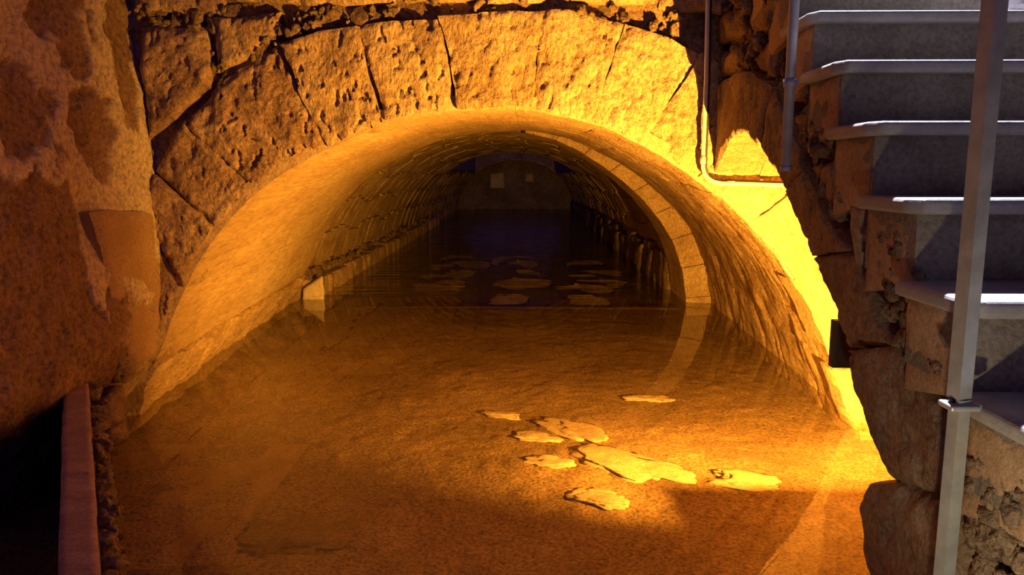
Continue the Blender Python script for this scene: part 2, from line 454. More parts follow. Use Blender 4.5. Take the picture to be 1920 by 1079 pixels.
# stones of the upper courses
for q, mt in [([(268, 262), (392, 165), (386, 48), (258, 52)], 'tufa_red'), ([(404, 133), (515, 66), (528, 22), (396, 38)], 'tufa'),
              ([(250, 30), (420, 25), (420, -130), (240, -130)], 'tufa_red'), ([(440, 6), (560, 12), (560, -130), (430, -130)], 'tufa'),
              ([(570, 10), (740, 2), (740, -130), (570, -130)], 'tufa'), ([(752, 0), (905, 4), (905, -130), (752, -130)], 'tufa'),
              ([(912, 6), (1025, 4), (1025, -130), (912, -130)], 'tufa'), ([(1065, 2), (1230, 10), (1240, -130), (1065, -130)], 'tufa'),
              ([(1240, 12), (1420, 40), (1420, -130), (1248, -130)], 'tufa_red')]:
    c = [at_y(x, y, YF) for x, y in q]
    stone('wall_stone', quad(c, 0.014, 0.004), NF, 0.2, mt, wall_front, amp=0.03, rnd=0.03, freq=5, pit=0.012, proud=random.uniform(-0.005, 0.025), wob=0.02, edge=0.05)
for row in range(3):     # courses above the frame
    x = -2.6
    while x < 2.2:
        w = random.uniform(0.45, 0.75); z0 = 2.86 + row * 0.45
        if row == 0: z0 = 2.88
        stone('wall_stone', quad([(x, YF, z0), (x + w, YF, z0), (x + w, YF, z0 + .43), (x, YF, z0 + .43)], 0.06, 0.008), NF, 0.2, 'tufa', wall_front, amp=0.02, rnd=0.02, proud=random.uniform(-.01, .02))
        x += w
# small rubble packed in the open joint over the arch
def px_path(pts, n): return resample(np.array(pts, float), n)
for (path, cnt, s0, s1, spread) in [([(255, 30), (330, 30), (430, 22)], 26, 0.018, 0.040, 14), ([(395, 120), (470, 95), (560, 45), (640, 18)], 34, 0.014, 0.034, 10),
                                     ([(560, 30), (700, 22), (830, 12), (1000, 10)], 30, 0.012, 0.028, 9), ([(1015, 14), (1060, 30), (1150, 25), (1270, 45)], 22, 0.012, 0.03, 10)]:
    pp_ = px_path(path, 200)
    for _k in range(cnt):
        x, y = pp_[random.randrange(200)]
        p = at_y(x + random.uniform(-6, 6), y + random.gauss(0, spread), YF + random.uniform(0.01, 0.05))
        rubble_piece(wall_front, p, s0 * 0.8 + (s1 * 1.3 - s0 * 0.8) * random.random() ** 2, 'rubble')

# ================================================================== front vault (behind the arch)
Y0, Y1 = YF + 0.02, 8.2
def surf_grid(fn, s0, s1, y0, y1, ns, ny):
    S, Yg = np.meshgrid(np.linspace(s0, s1, ns), np.linspace(y0, y1, ny), indexing='ij')
    return fn(S, Yg), surf_normals(fn, S, Yg)
P, N_ = surf_grid(vault_pt, 0, 1, Y0 + 0.05, Y1 + 0.1, 90, 60)
ceiling = link('ceiling', mesh('ceiling', (P - N_ * 0.03).reshape(-1, 3), grid_faces(90, 60)), 'mortar')
tag(ceiling, 'wide barrel vault of long ochre stone courses over the pool', 'vault', kind='structure')
# courses: s boundaries
def s_of_len(l): return l / ARC_LEN
bounds = [0.0, s_of_len(0.62)]
while bounds[-1] < 1 - s_of_len(0.75):
    bounds.append(bounds[-1] + s_of_len(random.uniform(0.17, 0.30)))
bounds[-1] = 1 - s_of_len(0.62) ; bounds.append(1.0)
for ci in range(len(bounds) - 1):
    s0, s1 = bounds[ci], bounds[ci + 1]
    left_base, right_base = ci == 0, ci == len(bounds) - 2
    right = (s0 + s1) / 2 > 0.6
    y = Y0
    first = True
    while y < Y1 - 0.05:
        w = random.uniform(0.9, 1.6) if (right or left_base) else random.uniform(2.0, 3.6)
        if right_base: w = random.uniform(0.45, 0.75)
        if first: w *= random.uniform(0.5, 1); first = False
        y2 = min(y + w, Y1)
        if Y1 - y2 < 0.3: y2 = Y1
        g = 0.0025 if (right_base or left_base) else 0.0009
        ns = max(5, int((s1 - s0) * ARC_LEN / 0.03)); ny = max(5, int((y2 - y) / 0.035))
        P, N_ = surf_grid(vault_pt, s0 + g / ARC_LEN, s1 - g / ARC_LEN, y + g, y2 - g, ns, ny)
        stone('vault_stone', P, N_, 0.08, 'vault_rough' if (right or left_base) else 'vault', ceiling, amp=0.016 if right_base else (0.036 if left_base else (0.014 if right else 0.008)),
              rnd=0.010 if (right_base or left_base) else 0.002, freq=5, proud=random.uniform(-0.0015, 0.0015) + (0.025 if left_base else 0), edge=0.03 if (right_base or left_base) else 0.02, wob=0.02 if left_base else 0.0,
              pit=0.005 if right else 0.0, pitfreq=16, seed=777)
        y = y2

# ================================================================== inner rib and tunnel
YR = 8.2
RIB_IN = [(1288, 600), (1286, 560), (1280, 510), (1262, 455), (1238, 415), (1205, 375), (1170, 342), (1130, 312), (1085, 283), (1040, 262), (985, 249)]
RIB_OUT = [(1336, 600), (1332, 575), (1328, 530), (1312, 470), (1290, 425), (1258, 385), (1222, 350), (1178, 317), (1125, 287), (1065, 258), (985, 243)]
rin = np.array([at_y(x, y, YR) for x, y in RIB_IN]); rout = np.array([at_y(x, y, YR) for x, y in RIB_OUT])
rin[0, 2] = -0.25; rout[0, 2] = -0.25
rib = empty('wall_inner_arch')
rib['kind'] = 'structure'; tag(rib, 'bright ring of arch stones standing proud inside the vault', 'arch', kind='structure')
ri, ro = resample(rin, 90), resample(rout, 90)
nb = 9
for k in range(nb):
    a, b = int(k * 89 / nb), int((k + 1) * 89 / nb)
    stone('arch_stone', ruled(ri[a:b + 1], ro[a:b + 1] + (ro[a:b + 1] - ri[a:b + 1]) * 0.3, 0.025, 0.003), NF, 0.85, 'tufa', rib, amp=0.008, rnd=0.012, freq=5, proud=random.uniform(-.006, .006), edge=0.03)

TL, TR, TZ = -2.52, 1.98, 1.88
def tunnel_pt(s, Y):
    s = np.asarray(s, float); Y = np.asarray(Y, float)
    th = math.pi * (1 - s)
    c = np.cos(th); sn = np.sin(th)
    xm, hw = (TL + TR) / 2, (TR - TL) / 2
    x = xm + hw * np.sign(c) * np.abs(c) ** 0.92
    z = -0.25 + (TZ + 0.25) * np.abs(sn) ** 0.92
    return np.stack([x + 0 * Y, Y + 0 * x, z + 0 * Y], -1)
YE = 30.0
P, N_ = surf_grid(tunnel_pt, 0, 1, YR + 0.1, YE + .2, 40, 60)
tunnel = link('ceiling_tunnel', mesh('ceiling_tunnel', (P - N_ * 0.05).reshape(-1, 3), [f for f in grid_faces(40, 60) if not (11 <= (f[0] // 60) <= 27 and 27 <= f[0] % 60 <= 56)]), 'mortar')
tag(tunnel, 'dark barrel vaulted tunnel of small stones running back over the water', 'tunnel', kind='structure')
pa, pb = tunnel_pt(10.5 / 39, 24.0), tunnel_pt(28.5 / 39, 24.0)
xa, xb, ya, yb, zt_ = float(pa[0]), float(pb[0]), 17.8, 29.4, 4.2
def added_shaft_end(Y):
    arc = [tuple(p) for p in tunnel_pt(np.linspace(10.5, 28.5, 15) / 39, np.full(15, Y))]
    return arc + [(xb, Y, zt_), (xa, Y, zt_)]
V = added_shaft_end(ya) + added_shaft_end(yb)
za = float(min(pa[2], pb[2]))
F = [tuple(range(17)), tuple(range(33, 16, -1)), (0, 16, 33, 17), (14, 31, 32, 15)]
link('added_shaft_wall', mesh('added_shaft_wall', V, F, False), 'farstone', tunnel)  # walls of an added shaft that tints the tunnel end navy
rng = random.Random(5)
SEG = 15
y = YR + 0.06; nst = 0; acc = [[], []]
while y < YE:
    w = rng.uniform(0.30, 0.42); sh = rng.uniform(-0.012, 0.012)
    far = nst >= 285
    if far: w *= 1.6
    for k in range(SEG):
        if 18.0 < y < 29.0 and 4 <= k <= 10: continue          # added opening in the crown, lets blue light into the far tunnel
        sa, sb = max(0, (k / SEG) + (sh if k else 0)), min(1, (k + 1) / SEG + (sh if k < SEG - 1 else 0))
        ns, ny = (4, 4) if far else (9, 8)
        P, N_ = surf_grid(tunnel_pt, sa + .002, sb - .002, y + .006, y + w - .006, ns, ny)
        kw = dict(amp=0.012, rnd=0.010, freq=4, proud=rng.uniform(-.006, .008), edge=0.035)
        if far:
            V, F = slab_arrays(P, N_, 0.06, **kw)
            n0 = sum(len(a) for a in acc[0]); acc[0].append(V); acc[1].extend([tuple(i + n0 for i in f) for f in F])
        else:
            stone('tunnel_stone', P, N_, 0.06, 'vault_rough', tunnel, **kw); nst += 1
    y += w
me = mesh('tunnel_stones', np.vstack(acc[0]), acc[1]); fix_normals(me)
o = link('tunnel_stones', me, 'vault_rough', tunnel); o['kind'] = 'stuff'

# benches along the tunnel
def bench(name, X, sgn, h0, label, mat, rough, y0, y1, wid):
    b = empty(name, (X, y0, -0.2)); tag(b, label, 'ledge')
    y = y0
    while y < y1:
        w = rng.uniform(0.30, 0.7); h = h0 * rng.uniform(1 - rough, 1 + rough)
        lo = np.array([X, y, -0.2]);
        c = [(X, y, -.2), (X, y + w, -.2), (X, y + w, h), (X, y, h)]
        off = rng.uniform(-.03, .04) * (rough * 4)
        Pq = quad([np.array(p) + np.array([sgn * -off, 0, 0]) for p in c], 0.045, 0.012)
        s = stone('bench_slab', Pq - np.array(b.location), (sgn, 0, 0), wid, mat, b, amp=0.02 + rough * .06, rnd=0.03, freq=3.5, edge=0.05, wob=0.01 + .05 * rough)
        y += w
    return b
bench('stone_bench', -2.30, 1, 0.22, 'low smooth stone ledge along the lit side of the tunnel', 'vault_rough', 0.05, 8.45, 21.0, 0.22)
bench('rubble_bench', 1.74, -1, 0.40, 'jagged upright slab ledge along the dark side of the tunnel behind arch', 'rubble', 0.22, 9.08, 21.0, 0.22)
# rubble top of the lit ledge
rb = [o for o in bpy.data.objects if o.name == 'stone_bench'][0]
for k in range(46):
    y = 8.5 + k * 0.13 * (1 + k * .02)
    rubble_piece(rb, (rng.uniform(-2.50, -2.40) + 2.30, y - 8.45, 0.2 + rng.uniform(.19, .28)), rng.uniform(0.05, 0.09), 'rubble')
# white plaster patch at the near end of the lit ledge
pp = [at_y(x, y, 8.36) for x, y in [(563, 585), (609, 585), (607, 518), (565, 541)]]
patch_ = stone('plaster_patch', quad(pp, 0.012, 0.002), (0.25, -0.97, 0), 0.10, 'pale', rb, amp=0.008, rnd=0.02, wob=0.03, edge=0.03)
patch_.location = -Vector(rb.location)

# far end wall
fw = []
S = np.linspace(0, 1, 50)
prof = tunnel_pt(S, np.full(50, YE))
cen = np.array([(TL + TR) / 2, YE, -0.25])
G = cen + (prof - cen)[:, None, :] * np.linspace(0.01, 1.05, 30)[None, :, None]
G[..., 1] = YE - 0.15 * fbm(G, 1.2, 4, 4)
wall_back = link('wall_back', mesh('wall_back', G.reshape(-1, 3), grid_faces(50, 30)), 'farstone')
tag(wall_back, 'dim rough end wall closing the far tunnel', 'wall', kind='structure')
for q in [[(919, 353), (945, 353), (944, 324), (920, 326)], [(984, 341), (1001, 341), (998, 325), (987, 327)]]:
    c = [at_y(x, y, YE - 0.2) for x, y in q]
    stone('pale_block', quad(c, 0.05, 0.0), NF, 0.3, 'pale', wall_back, amp=0.03, rnd=0.05, edge=0.1)

# ================================================================== bed, water, sill
gx, gy = np.linspace(-3.4, 2.4, 240), np.linspace(-0.6, 8.6, 360)
X, Yg = np.meshgrid(gx, gy, indexing='ij')
P = np.stack([X, Yg, 0 * X], -1)
Z = -0.13 + 0.018 * fbm(P, 1.1, 4, 12) + 0.005 * fbm(P, 16, 3, 13)
Z += 0.007 * sstep(0.25, 0.8, fbm(P, 5.0, 3, 14))
P[..., 2] = Z
floor = link('floor', mesh('floor', P.reshape(-1, 3), grid_faces(240, 360)), 'bed')
tag(floor, 'gravelly ochre bed under the clear shallow water', 'floor', kind='structure')
gx, gy = np.linspace(-2.8, 2.2, 40), np.linspace(8.5, 30.4, 120)
X, Yg = np.meshgrid(gx, gy, indexing='ij')
P = np.stack([X, Yg, -0.16 + 0.03 * fbm(np.stack([X, Yg, 0 * X], -1), 1.0, 3, 15)], -1)
link('tunnel_bed', mesh('tunnel_bed', P.reshape(-1, 3), grid_faces(40, 120)), 'bed', floor)
def sheet(name, x0, x1, y0, y1, z, mat):
    return link(name, mesh(name, [(x0, y0, z), (x1, y0, z), (x1, y1, z), (x0, y1, z)], [(0, 1, 2, 3)]), mat)
tag(sheet('pool_water', -3.2, 2.3, 0.9, 8.56, 0.0, 'water'), 'still clear water of the front pool', 'water', kind='stuff')
tag(sheet('channel_water', -2.8, 2.2, 8.57, 30.2, 0.004, 'ripple'), 'dark rippled water running back into the tunnel', 'water', kind='stuff')
sill = stone('trim_1', quad([(-2.45, 8.6, -.105), (1.95, 8.6, -.105), (1.95, 8.53, -.105), (-2.45, 8.53, -.105)], 0.03, 0), (0, 0, 1), 0.2, 'mortar', amp=0.004, rnd=0.01)
tag(sill, 'submerged stone sill crossing the water below the inner arch', 'sill', kind='structure')

# pale flat stones lying on the bed
def flat_stone(px, py, w, d, rot, label, h=0.022, seed=0, group=None):
    c = at_z(px, py, -0.10)
    h *= 0.7
    me = rock_mesh('flat_stone', 4, 300 + seed, 0.5, (w / 2 * 1.15, d / 2 * 1.2, h), 0.35)
    o = link('flat_stone', me, 'flat')
    zz = np.interp(c[1], [0, 1], [0, 0])
    pq = np.array([[c[0], c[1], 0.0]])
    fz = -0.13 + 0.018 * fbm(pq, 1.1, 4, 12)[0] + 0.005 * fbm(pq, 16, 3, 13)[0] + 0.007 * sstep(0.25, 0.8, fbm(pq, 5.0, 3, 14))[0]
    o.location = (c[0], c[1], fz + h * 0.1); o.rotation_euler = (0, 0, rot)
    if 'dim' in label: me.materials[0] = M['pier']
    tag(o, label, 'stone', group)
flat_stone(1190, 862, 0.52, 0.26, -0.75, 'largest pale slab on the brightly lit pool bed', seed=1)
flat_stone(1085, 800, 0.40, 0.17, -0.85, 'long pale slab beside the largest one on the pool bed', seed=2)
flat_stone(1000, 810, 0.22, 0.12, -0.3, 'small broken pale stone at the tip of the slabs', seed=3, h=.02)
flat_stone(940, 768, 0.22, 0.10, -0.3, 'small pale stone farthest from the lamp on the pool bed', seed=4, h=.02)
flat_stone(1400, 896, 0.30, 0.15, -0.4, 'pale wedge stone at the edge of the lit bed', seed=5, h=.035)
flat_stone(1215, 744, 0.26, 0.14, -0.1, 'pale round stone in the brightest part of the pool', seed=6, h=.02)
flat_stone(1030, 860, 0.20, 0.10, -0.2, 'little pale oval stone below the long slab', seed=7, h=.02)
flat_stone(1120, 925, 0.22, 0.12, -0.5, 'pale stone half in the lamp shadow on the bed', seed=8, h=.02)
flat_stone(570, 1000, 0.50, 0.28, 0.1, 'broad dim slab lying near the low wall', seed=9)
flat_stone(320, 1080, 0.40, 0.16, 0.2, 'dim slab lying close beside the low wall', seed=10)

# thin flat stones just breaking the rippled water past the sill
TH = [rock_mesh('shoal_stone', 3, 700 + k, 0.5, (0.5, 0.5, 0.5), 0.3) for k in range(4)]
for m_ in TH: m_.materials.append(M['pier'])
rs = random.Random(21)
for row in range(9):
    yy = 8.85 + row * 0.36 + row * row * 0.02
    for cc in range(3):
        if rs.random() < 0.25: continue
        xx = -1.15 + cc * 1.0 + rs.uniform(-.10, .10) + (0.2 if row % 2 else -0.05)
        o = link('shoal_stone', TH[(row + cc) % 4])
        o.location = (xx, yy + rs.uniform(-.06, .06), -0.082); o.scale = (rs.uniform(.30, .75), rs.uniform(.04, .075), rs.uniform(.138, .148))
        o.rotation_euler = (0, 0, rs.uniform(-.08, .08))
        tag(o, 'thin flat stone breaking the rippled water past the sill', 'stone', 'shoal stones in the tunnel water')

# ================================================================== left wall
LX = -2.12
gy, gz = np.r_[np.linspace(-0.8, 2.6, 80), np.linspace(2.61, 4.24, 250)], np.r_[np.linspace(-0.3, 2.8, 270), np.linspace(2.83, 4.4, 40)]
Yg, Zg = np.meshgrid(gy, gz, indexing='ij')
def left_x(Y, Z):
    return LX + 0.10 * np.clip((1.9 - Z) / 1.5, 0, 1.0) - 0.36 * sstep(0.55, -0.05, Z)
P = np.stack([left_x(Yg, Zg), Yg, Zg], -1)
def on_left(x, y):
    p = at_plane(x, y, (LX + 0.05, 0, 0), (1, 0, 0)); return (p[1], p[2])
def in_poly(Y, Z, poly):
    r = np.zeros(Y.shape, bool); n = len(poly)
    for i in range(n):
        (y0, z0), (y1, z1) = poly[i], poly[(i + 1) % n]
        c = ((z0 > Z) != (z1 > Z)) & (Y < (y1 - y0) * (Z - z0) / (z1 - z0 + 1e-12) + y0)
        r ^= c
    return r
BARE = [[(72, -80), (128, -80), (150, 80), (162, 135), (150, 148), (128, 70), (100, 78), (75, 40)], [(20, 120), (66, 116), (74, 200), (60, 292), (20, 300), (5, 210)],
        [(142, 168), (182, 162), (214, 196), (222, 262), (205, 345), (165, 320), (145, 250)], [(-200, 345), (60, 338), (140, 352), (152, 420), (155, 560), (230, 660), (215, 780), (-200, 880)],
        [(172, 15), (190, 20), (188, 100), (176, 95)], [(210, 40), (225, -60), (262, -60), (262, 250), (236, 230), (216, 120)]]
Yw = Yg + 0.07 * fbm(P, 6, 5, 21, 0.6); Zw = Zg + 0.07 * fbm(P, 6, 5, 22, 0.6)
bare = np.zeros(Yg.shape, bool)
for poly in BARE: bare |= in_poly(Yw, Zw, [on_left(*p) for p in poly])
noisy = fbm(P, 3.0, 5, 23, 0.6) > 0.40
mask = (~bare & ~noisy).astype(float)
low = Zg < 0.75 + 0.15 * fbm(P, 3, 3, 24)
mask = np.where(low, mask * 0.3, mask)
mk = mask.copy()
for _ in range(1):
    mk[1:-1, 1:-1] = (mk[:-2, 1:-1] + mk[2:, 1:-1] + mk[1:-1, :-2] + mk[1:-1, 2:] + 2 * mk[1:-1, 1:-1]) / 6
P[..., 0] += 0.05 * fbm(P, 1.6, 4, 25) + 0.018 * mk + (1 - mk) * 0.02 * fbm(P, 11, 4, 26)
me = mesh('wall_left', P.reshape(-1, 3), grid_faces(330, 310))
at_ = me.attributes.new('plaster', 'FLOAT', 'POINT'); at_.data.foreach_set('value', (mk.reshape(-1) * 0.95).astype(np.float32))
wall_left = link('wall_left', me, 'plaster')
tag(wall_left, 'side wall of patchy flaking plaster over brown stone', 'wall', kind='structure')
def on_left3(x, y, off=0.06):
    return at_plane(x, y, (LX + off, 0, 0), (1, 0, 0))
stone('smooth_stone', ruled([on_left3(x, y) for x, y in [(240, 690), (208, 560), (186, 480), (164, 398)]], [on_left3(x, y) for x, y in [(290, 660), (297, 560), (290, 480), (281, 398)]], 0.02, 0),
      (1, 0, 0), 0.15, 'brownstone', wall_left, amp=0.008, rnd=0.02, wob=0.01, proud=0.03, edge=0.05)
# broken rock toe where the wall meets the arch
for k, (x, y, sz) in enumerate([(205, 815, .08), (200, 770, .09), (222, 690, .07)]):
    p = on_left3(x, y, 0.03)
    o = link('toe_rock', rock_mesh('toe_rock', 4, 500 + k, 0.4, (0.8, 1.2, 1.0), 0.4), 'pier', wall_left)
    o.location = (p[0], min(p[1], YF + 0.05), p[2]); o.scale = (sz, sz, sz)

# low wall in the near corner, top of red coping
ZP = 0.41
far_l, far_r, near_l, near_r = at_z(119, 730, ZP), at_z(166, 718, ZP), at_z(106, 1079, ZP), at_z(189, 1079, ZP)
dl = (near_l - far_l); dr = (near_r - far_r)
near_l, near_r = far_l + dl * 1.5, far_r + dr * 1.5
far_l, far_r = far_l - dl * 0.25, far_r - dr * 0.25
low_wall = empty('low_wall', (float(near_l[0]), float(near_l[1]), -0.2))
tag(low_wall, 'low rubble wall with narrow reddish coping at the pool edge', 'wall')
base = np.array(low_wall.location)
for k in range(4):
    a, b = k / 4, (k + 1) / 4
    c = [near_l + (far_l - near_l) * a, near_r + (far_r - near_r) * a, near_r + (far_r - near_r) * b, near_l + (far_l - near_l) * b]
    stone('coping_stone', quad([p - base for p in c], 0.012, 0.001), (0, 0, 1), 0.07, 'coping', low_wall, amp=0.004, rnd=0.008, edge=0.012, wob=0.003)
core_l, core_r = near_l - base, near_r - base
cf_l, cf_r = far_l - base, far_r - base
def prism(c, z0, z1):
    V = [(p[0], p[1], z0) for p in c] + [(p[0], p[1], z1) for p in c]
    return V, [(0, 1, 2, 3), (4, 5, 6, 7), (0, 1, 5, 4), (1, 2, 6, 5), (2, 3, 7, 6), (3, 0, 4, 7)]
dvec = (cf_r - core_r) / np.linalg.norm(cf_r - core_r); side = np.array([dvec[1], -dvec[0], 0])
V, F = prism([core_l, core_r, cf_r, cf_l], 0.0, ZP + 0.2 - 0.05)
me = mesh('core', V, F, False); fix_normals(me); link('core', me, 'mortar', low_wall)
Lw = np.linalg.norm(cf_r - core_r)
for k in range(170):
    t = rng.random(); z = rng.uniform(0.05, 0.56)
    p = core_r + dvec * (t * Lw) + side * (0.015 + 0.07 * (0.6 - z) * rng.random())
    o = rubble_piece(low_wall, (p[0], p[1], z), rng.uniform(0.022, 0.05), 'rubble')
low_floor = sheet('floor_side', -2.2, -1.2, -0.6, 4.1, -0.12, 'brownstone')
tag(low_floor, 'dark sunken ground behind the low wall', 'floor', kind='structure')

# ================================================================== stair wall on its arch
RING = [((1331, 345), (1329, 185)), ((1350, 290), (1345, 155)), ((1372, 258), (1370, 138)), ((1395, 248), (1403, 130)), ((1420, 275), (1440, 165)), ((1440, 310), (1470, 235)), ((1465, 360), (1500, 318)),
        ((1490, 420), (1545, 415)), ((1515, 480), (1588, 470)), ((1540, 540), (1606, 520)), ((1560, 595), (1640, 600)), ((1578, 655), (1668, 645)), ((1592, 692), (1700, 700)), ((1607, 760), (1745, 765)),
        ((1620, 810), (1766, 820)), ((1630, 865), (1768, 880)), ((1652, 902), (1745, 930))]
R_in = np.array([at_side(*a) for a, b in RING]); R_out = np.array([at_side(*b) for a, b in RING])
LOWB_in = np.array([at_side(*p) for p in [(1660, 900), (1608, 906), (1594, 945), (1597, 1000), (1603, 1079), (1606, 1260)]])
LOWB_out = np.array([at_side(*p) for p in [(1735, 925), (1775, 955), (1795, 1000), (1808, 1050), (1815, 1100), (1830, 1260)]])
T_, RS = 0.28, 0.20
D0, Z0 = 1.57, 1.4 - 0.26
def step_z(Y): return Z0 + np.floor((Y - D0) / T_) * RS
# backing face, rubble
gy, gz = np.linspace(0.9, 4.22, 250), np.linspace(-0.3, 3.3, 270)
Yg, Zg = np.meshgrid(gy, gz, indexing='ij')
P = np.stack([side_x(Yg) + 0.10, Yg, Zg], -1)
d1, d2 = worley(P, 13.0, 3)
P[..., 0] -= 0.05 * sstep(0.0, 0.35, d2 - d1) + 0.04 * fbm(P, 5, 4, 41)
hole = [(p[1], p[2]) for p in R_in] + [(p[1], p[2]) for p in LOWB_in[1:]] + [(4.4, -1.0), (4.4, R_in[0, 2])]
hole = [(y + 0.0, z) for y, z in hole]
yc = (gy[:-1] + gy[1:]) / 2; zc = (gz[:-1] + gz[1:]) / 2
Yc, Zc = np.meshgrid(yc, zc, indexing='ij')
def grow(poly, d):
    c = np.array([3.2, 0.6]); out = []
    for p in poly:
        v_ = np.array(p) - c; out.append(tuple(c + v_ * (1 + d / max(np.linalg.norm(v_), .1))))
    return out
keep = (~in_poly(Yc, Zc, grow(hole, 0.05))) & (Zc < step_z(Yc - 0.03) - 0.04)
F = []
nv = len(gz)
for i in range(len(gy) - 1):
    for j in range(len(gz) - 1):
        if keep[i, j]: F.append((i * nv + j, (i + 1) * nv + j, (i + 1) * nv + j + 1, i * nv + j + 1))
me = mesh('wall_stair', P.reshape(-1, 3), F)
bm = bmesh.new(); bm.from_mesh(me); bmesh.ops.delete(bm, geom=[v_ for v_ in bm.verts if not v_.link_faces], context='VERTS'); bm.to_mesh(me); bm.free()
wall_stair = link('wall_stair', me, 'rubble')
tag(wall_stair, 'brown rubble wall carrying the stairs on a steep half arch', 'wall', kind='structure')
SN = SIDE_N
for (a, b) in [(0, 2), (2, 4), (4, 6), (6, 8)]:
    stone('arch_stone', ruled(R_in[a:b + 1], R_out[a:b + 1], 0.010, 0.001), SN, 0.32, 'pier', wall_stair, amp=0.014, rnd=0.014, freq=5, wob=0.008, edge=0.03, pit=0.006, proud=random.uniform(-.005, .005))
stone('arch_stone', ruled(R_in[8:12], R_out[8:12], 0.008, 0.0), SN, 0.32, 'pier', wall_stair, amp=0.016, rnd=0.02, freq=5, wob=0.012, edge=0.03, pit=0.005)
stone('pier_stone', ruled(R_in[11:], R_out[11:], 0.008, 0.0), SN, 0.34, 'pier', wall_stair, amp=0.02, rnd=0.03, freq=5, wob=0.012, edge=0.05, pit=0.006)
stone('boulder', ruled(LOWB_in, LOWB_out, 0.010, 0.0), SN, 0.34, 'pier', wall_stair, amp=0.03, rnd=0.06, freq=4.5, wob=0.015, edge=0.09, proud=-0.01)
# pale plaster strip and stones over the arch
stone('plaster_strip', ruled([at_side(x, y) for x, y in [(1597, 395), (1594, 435), (1604, 505)]], [at_side(x, y) for x, y in [(1621, 395), (1622, 430), (1612, 500)]], 0.006, 0), SN, 0.08, 'render', wall_stair, amp=0.01, rnd=0.02, wob=0.03, edge=0.02, proud=0.006)
for q in [[(1335, 150), (1395, 125), (1400, 70), (1335, 95)], [(1400, 120), (1440, 150), (1455, 60), (1405, 66)], [(1335, 90), (1390, 68), (1385, 10), (1335, 20)], [(1395, 62), (1450, 52), (1450, -40), (1390, -20)],
          [(1500, 310), (1545, 405), (1590, 345), (1550, 300)], [(1476, 220), (1500, 305), (1548, 290), (1520, 200)]]:
    stone('wall_stone', quad([at_side(x, y) for x, y in q], 0.012, 0.008), SN, 0.1, 'pier', wall_stair, amp=0.025, rnd=0.03, wob=0.015, edge=0.04, proud=-0.015)
# rubble visible in the wall
ZONES = [([(1620, 440), (1690, 420), (1720, 520), (1760, 640), (1790, 740), (1700, 690), (1660, 600), (1630, 520)], 90, 0.016, 0.036),
         ([(1790, 770), (1860, 840), (1920, 900), (1990, 1100), (1820, 1100), (1785, 940)], 70, 0.016, 0.034),
         ([(1500, 130), (1560, 250), (1600, 360), (1560, 420), (1500, 300), (1490, 150)], 40, 0.018, 0.04),
         ([(1345, -60), (1470, -60), (1470, 220), (1430, 140), (1345, 120)], 40, 0.02, 0.045)]
for poly, n, s0, s1 in ZONES:
    xs = [p[0] for p in poly]; ys = [p[1] for p in poly]; c = 0; t = 0
    while c < n and t < 4000:
        t += 1
        x, y = rng.uniform(min(xs), max(xs)), rng.uniform(min(ys), max(ys))
        if not in_poly(np.array([x]), np.array([y]), poly)[0]: continue
        p = at_side(x, y) - SN * rng.uniform(0.005, 0.045)
        rubble_piece(wall_stair, p, rng.uniform(s0, s1), 'rubble'); c += 1
# soffit under the stairs and the pier inside
inner = [tuple(p) for p in R_in] + [tuple(p) for p in LOWB_in[1:]]
inner = resample(np.array(inner), 70)
G = np.stack([inner + np.array([0.25 + t * 1.1, 0, 0]) + np.array([0, -0.03, 0.03]) for t in np.linspace(0, 1, 40)], 1)
G = G + 0.03 * np.stack([0 * G[..., 0], fbm(G, 4, 3, 51), fbm(G, 4, 3, 52)], -1)
link('soffit', mesh('soffit', G.reshape(-1, 3), grid_faces(70, 40)), 'pier', wall_stair)

# ledge block beside the arch foot; dark box stands in for an unidentified shape
YB = YF - 0.03
c = [at_y(x, y, YB) for x, y in [(1606, 806), (1690, 830), (1665, 692), (1563, 692)]]
stone('ledge_block', quad(c, 0.014, 0), NF, 0.2, 'tufa', wall_front, amp=0.012, rnd=0.02, wob=0.012, edge=0.03)
b0, b1 = at_y(1562, 692, 2.50), at_y(1625, 603, 2.50)
bx = empty('dark_box', (float(b0[0]), 2.50, float(b0[2])))
tag(bx, 'small dark box standing in for an unidentified dark shape under the edge of the stair arch', 'box')
hb, wb = float(b1[2] - b0[2]), float(b1[0] - b0[0])
link('case', box_mesh('case', (0, 0.008, 0.0), (wb, 0.045, hb), 0.003), 'housing', bx)
link('cover', box_mesh('cover', (0.003, 0, 0.003), (wb - 0.003, 0.008, hb - 0.003), 0.002), 'housing', bx)

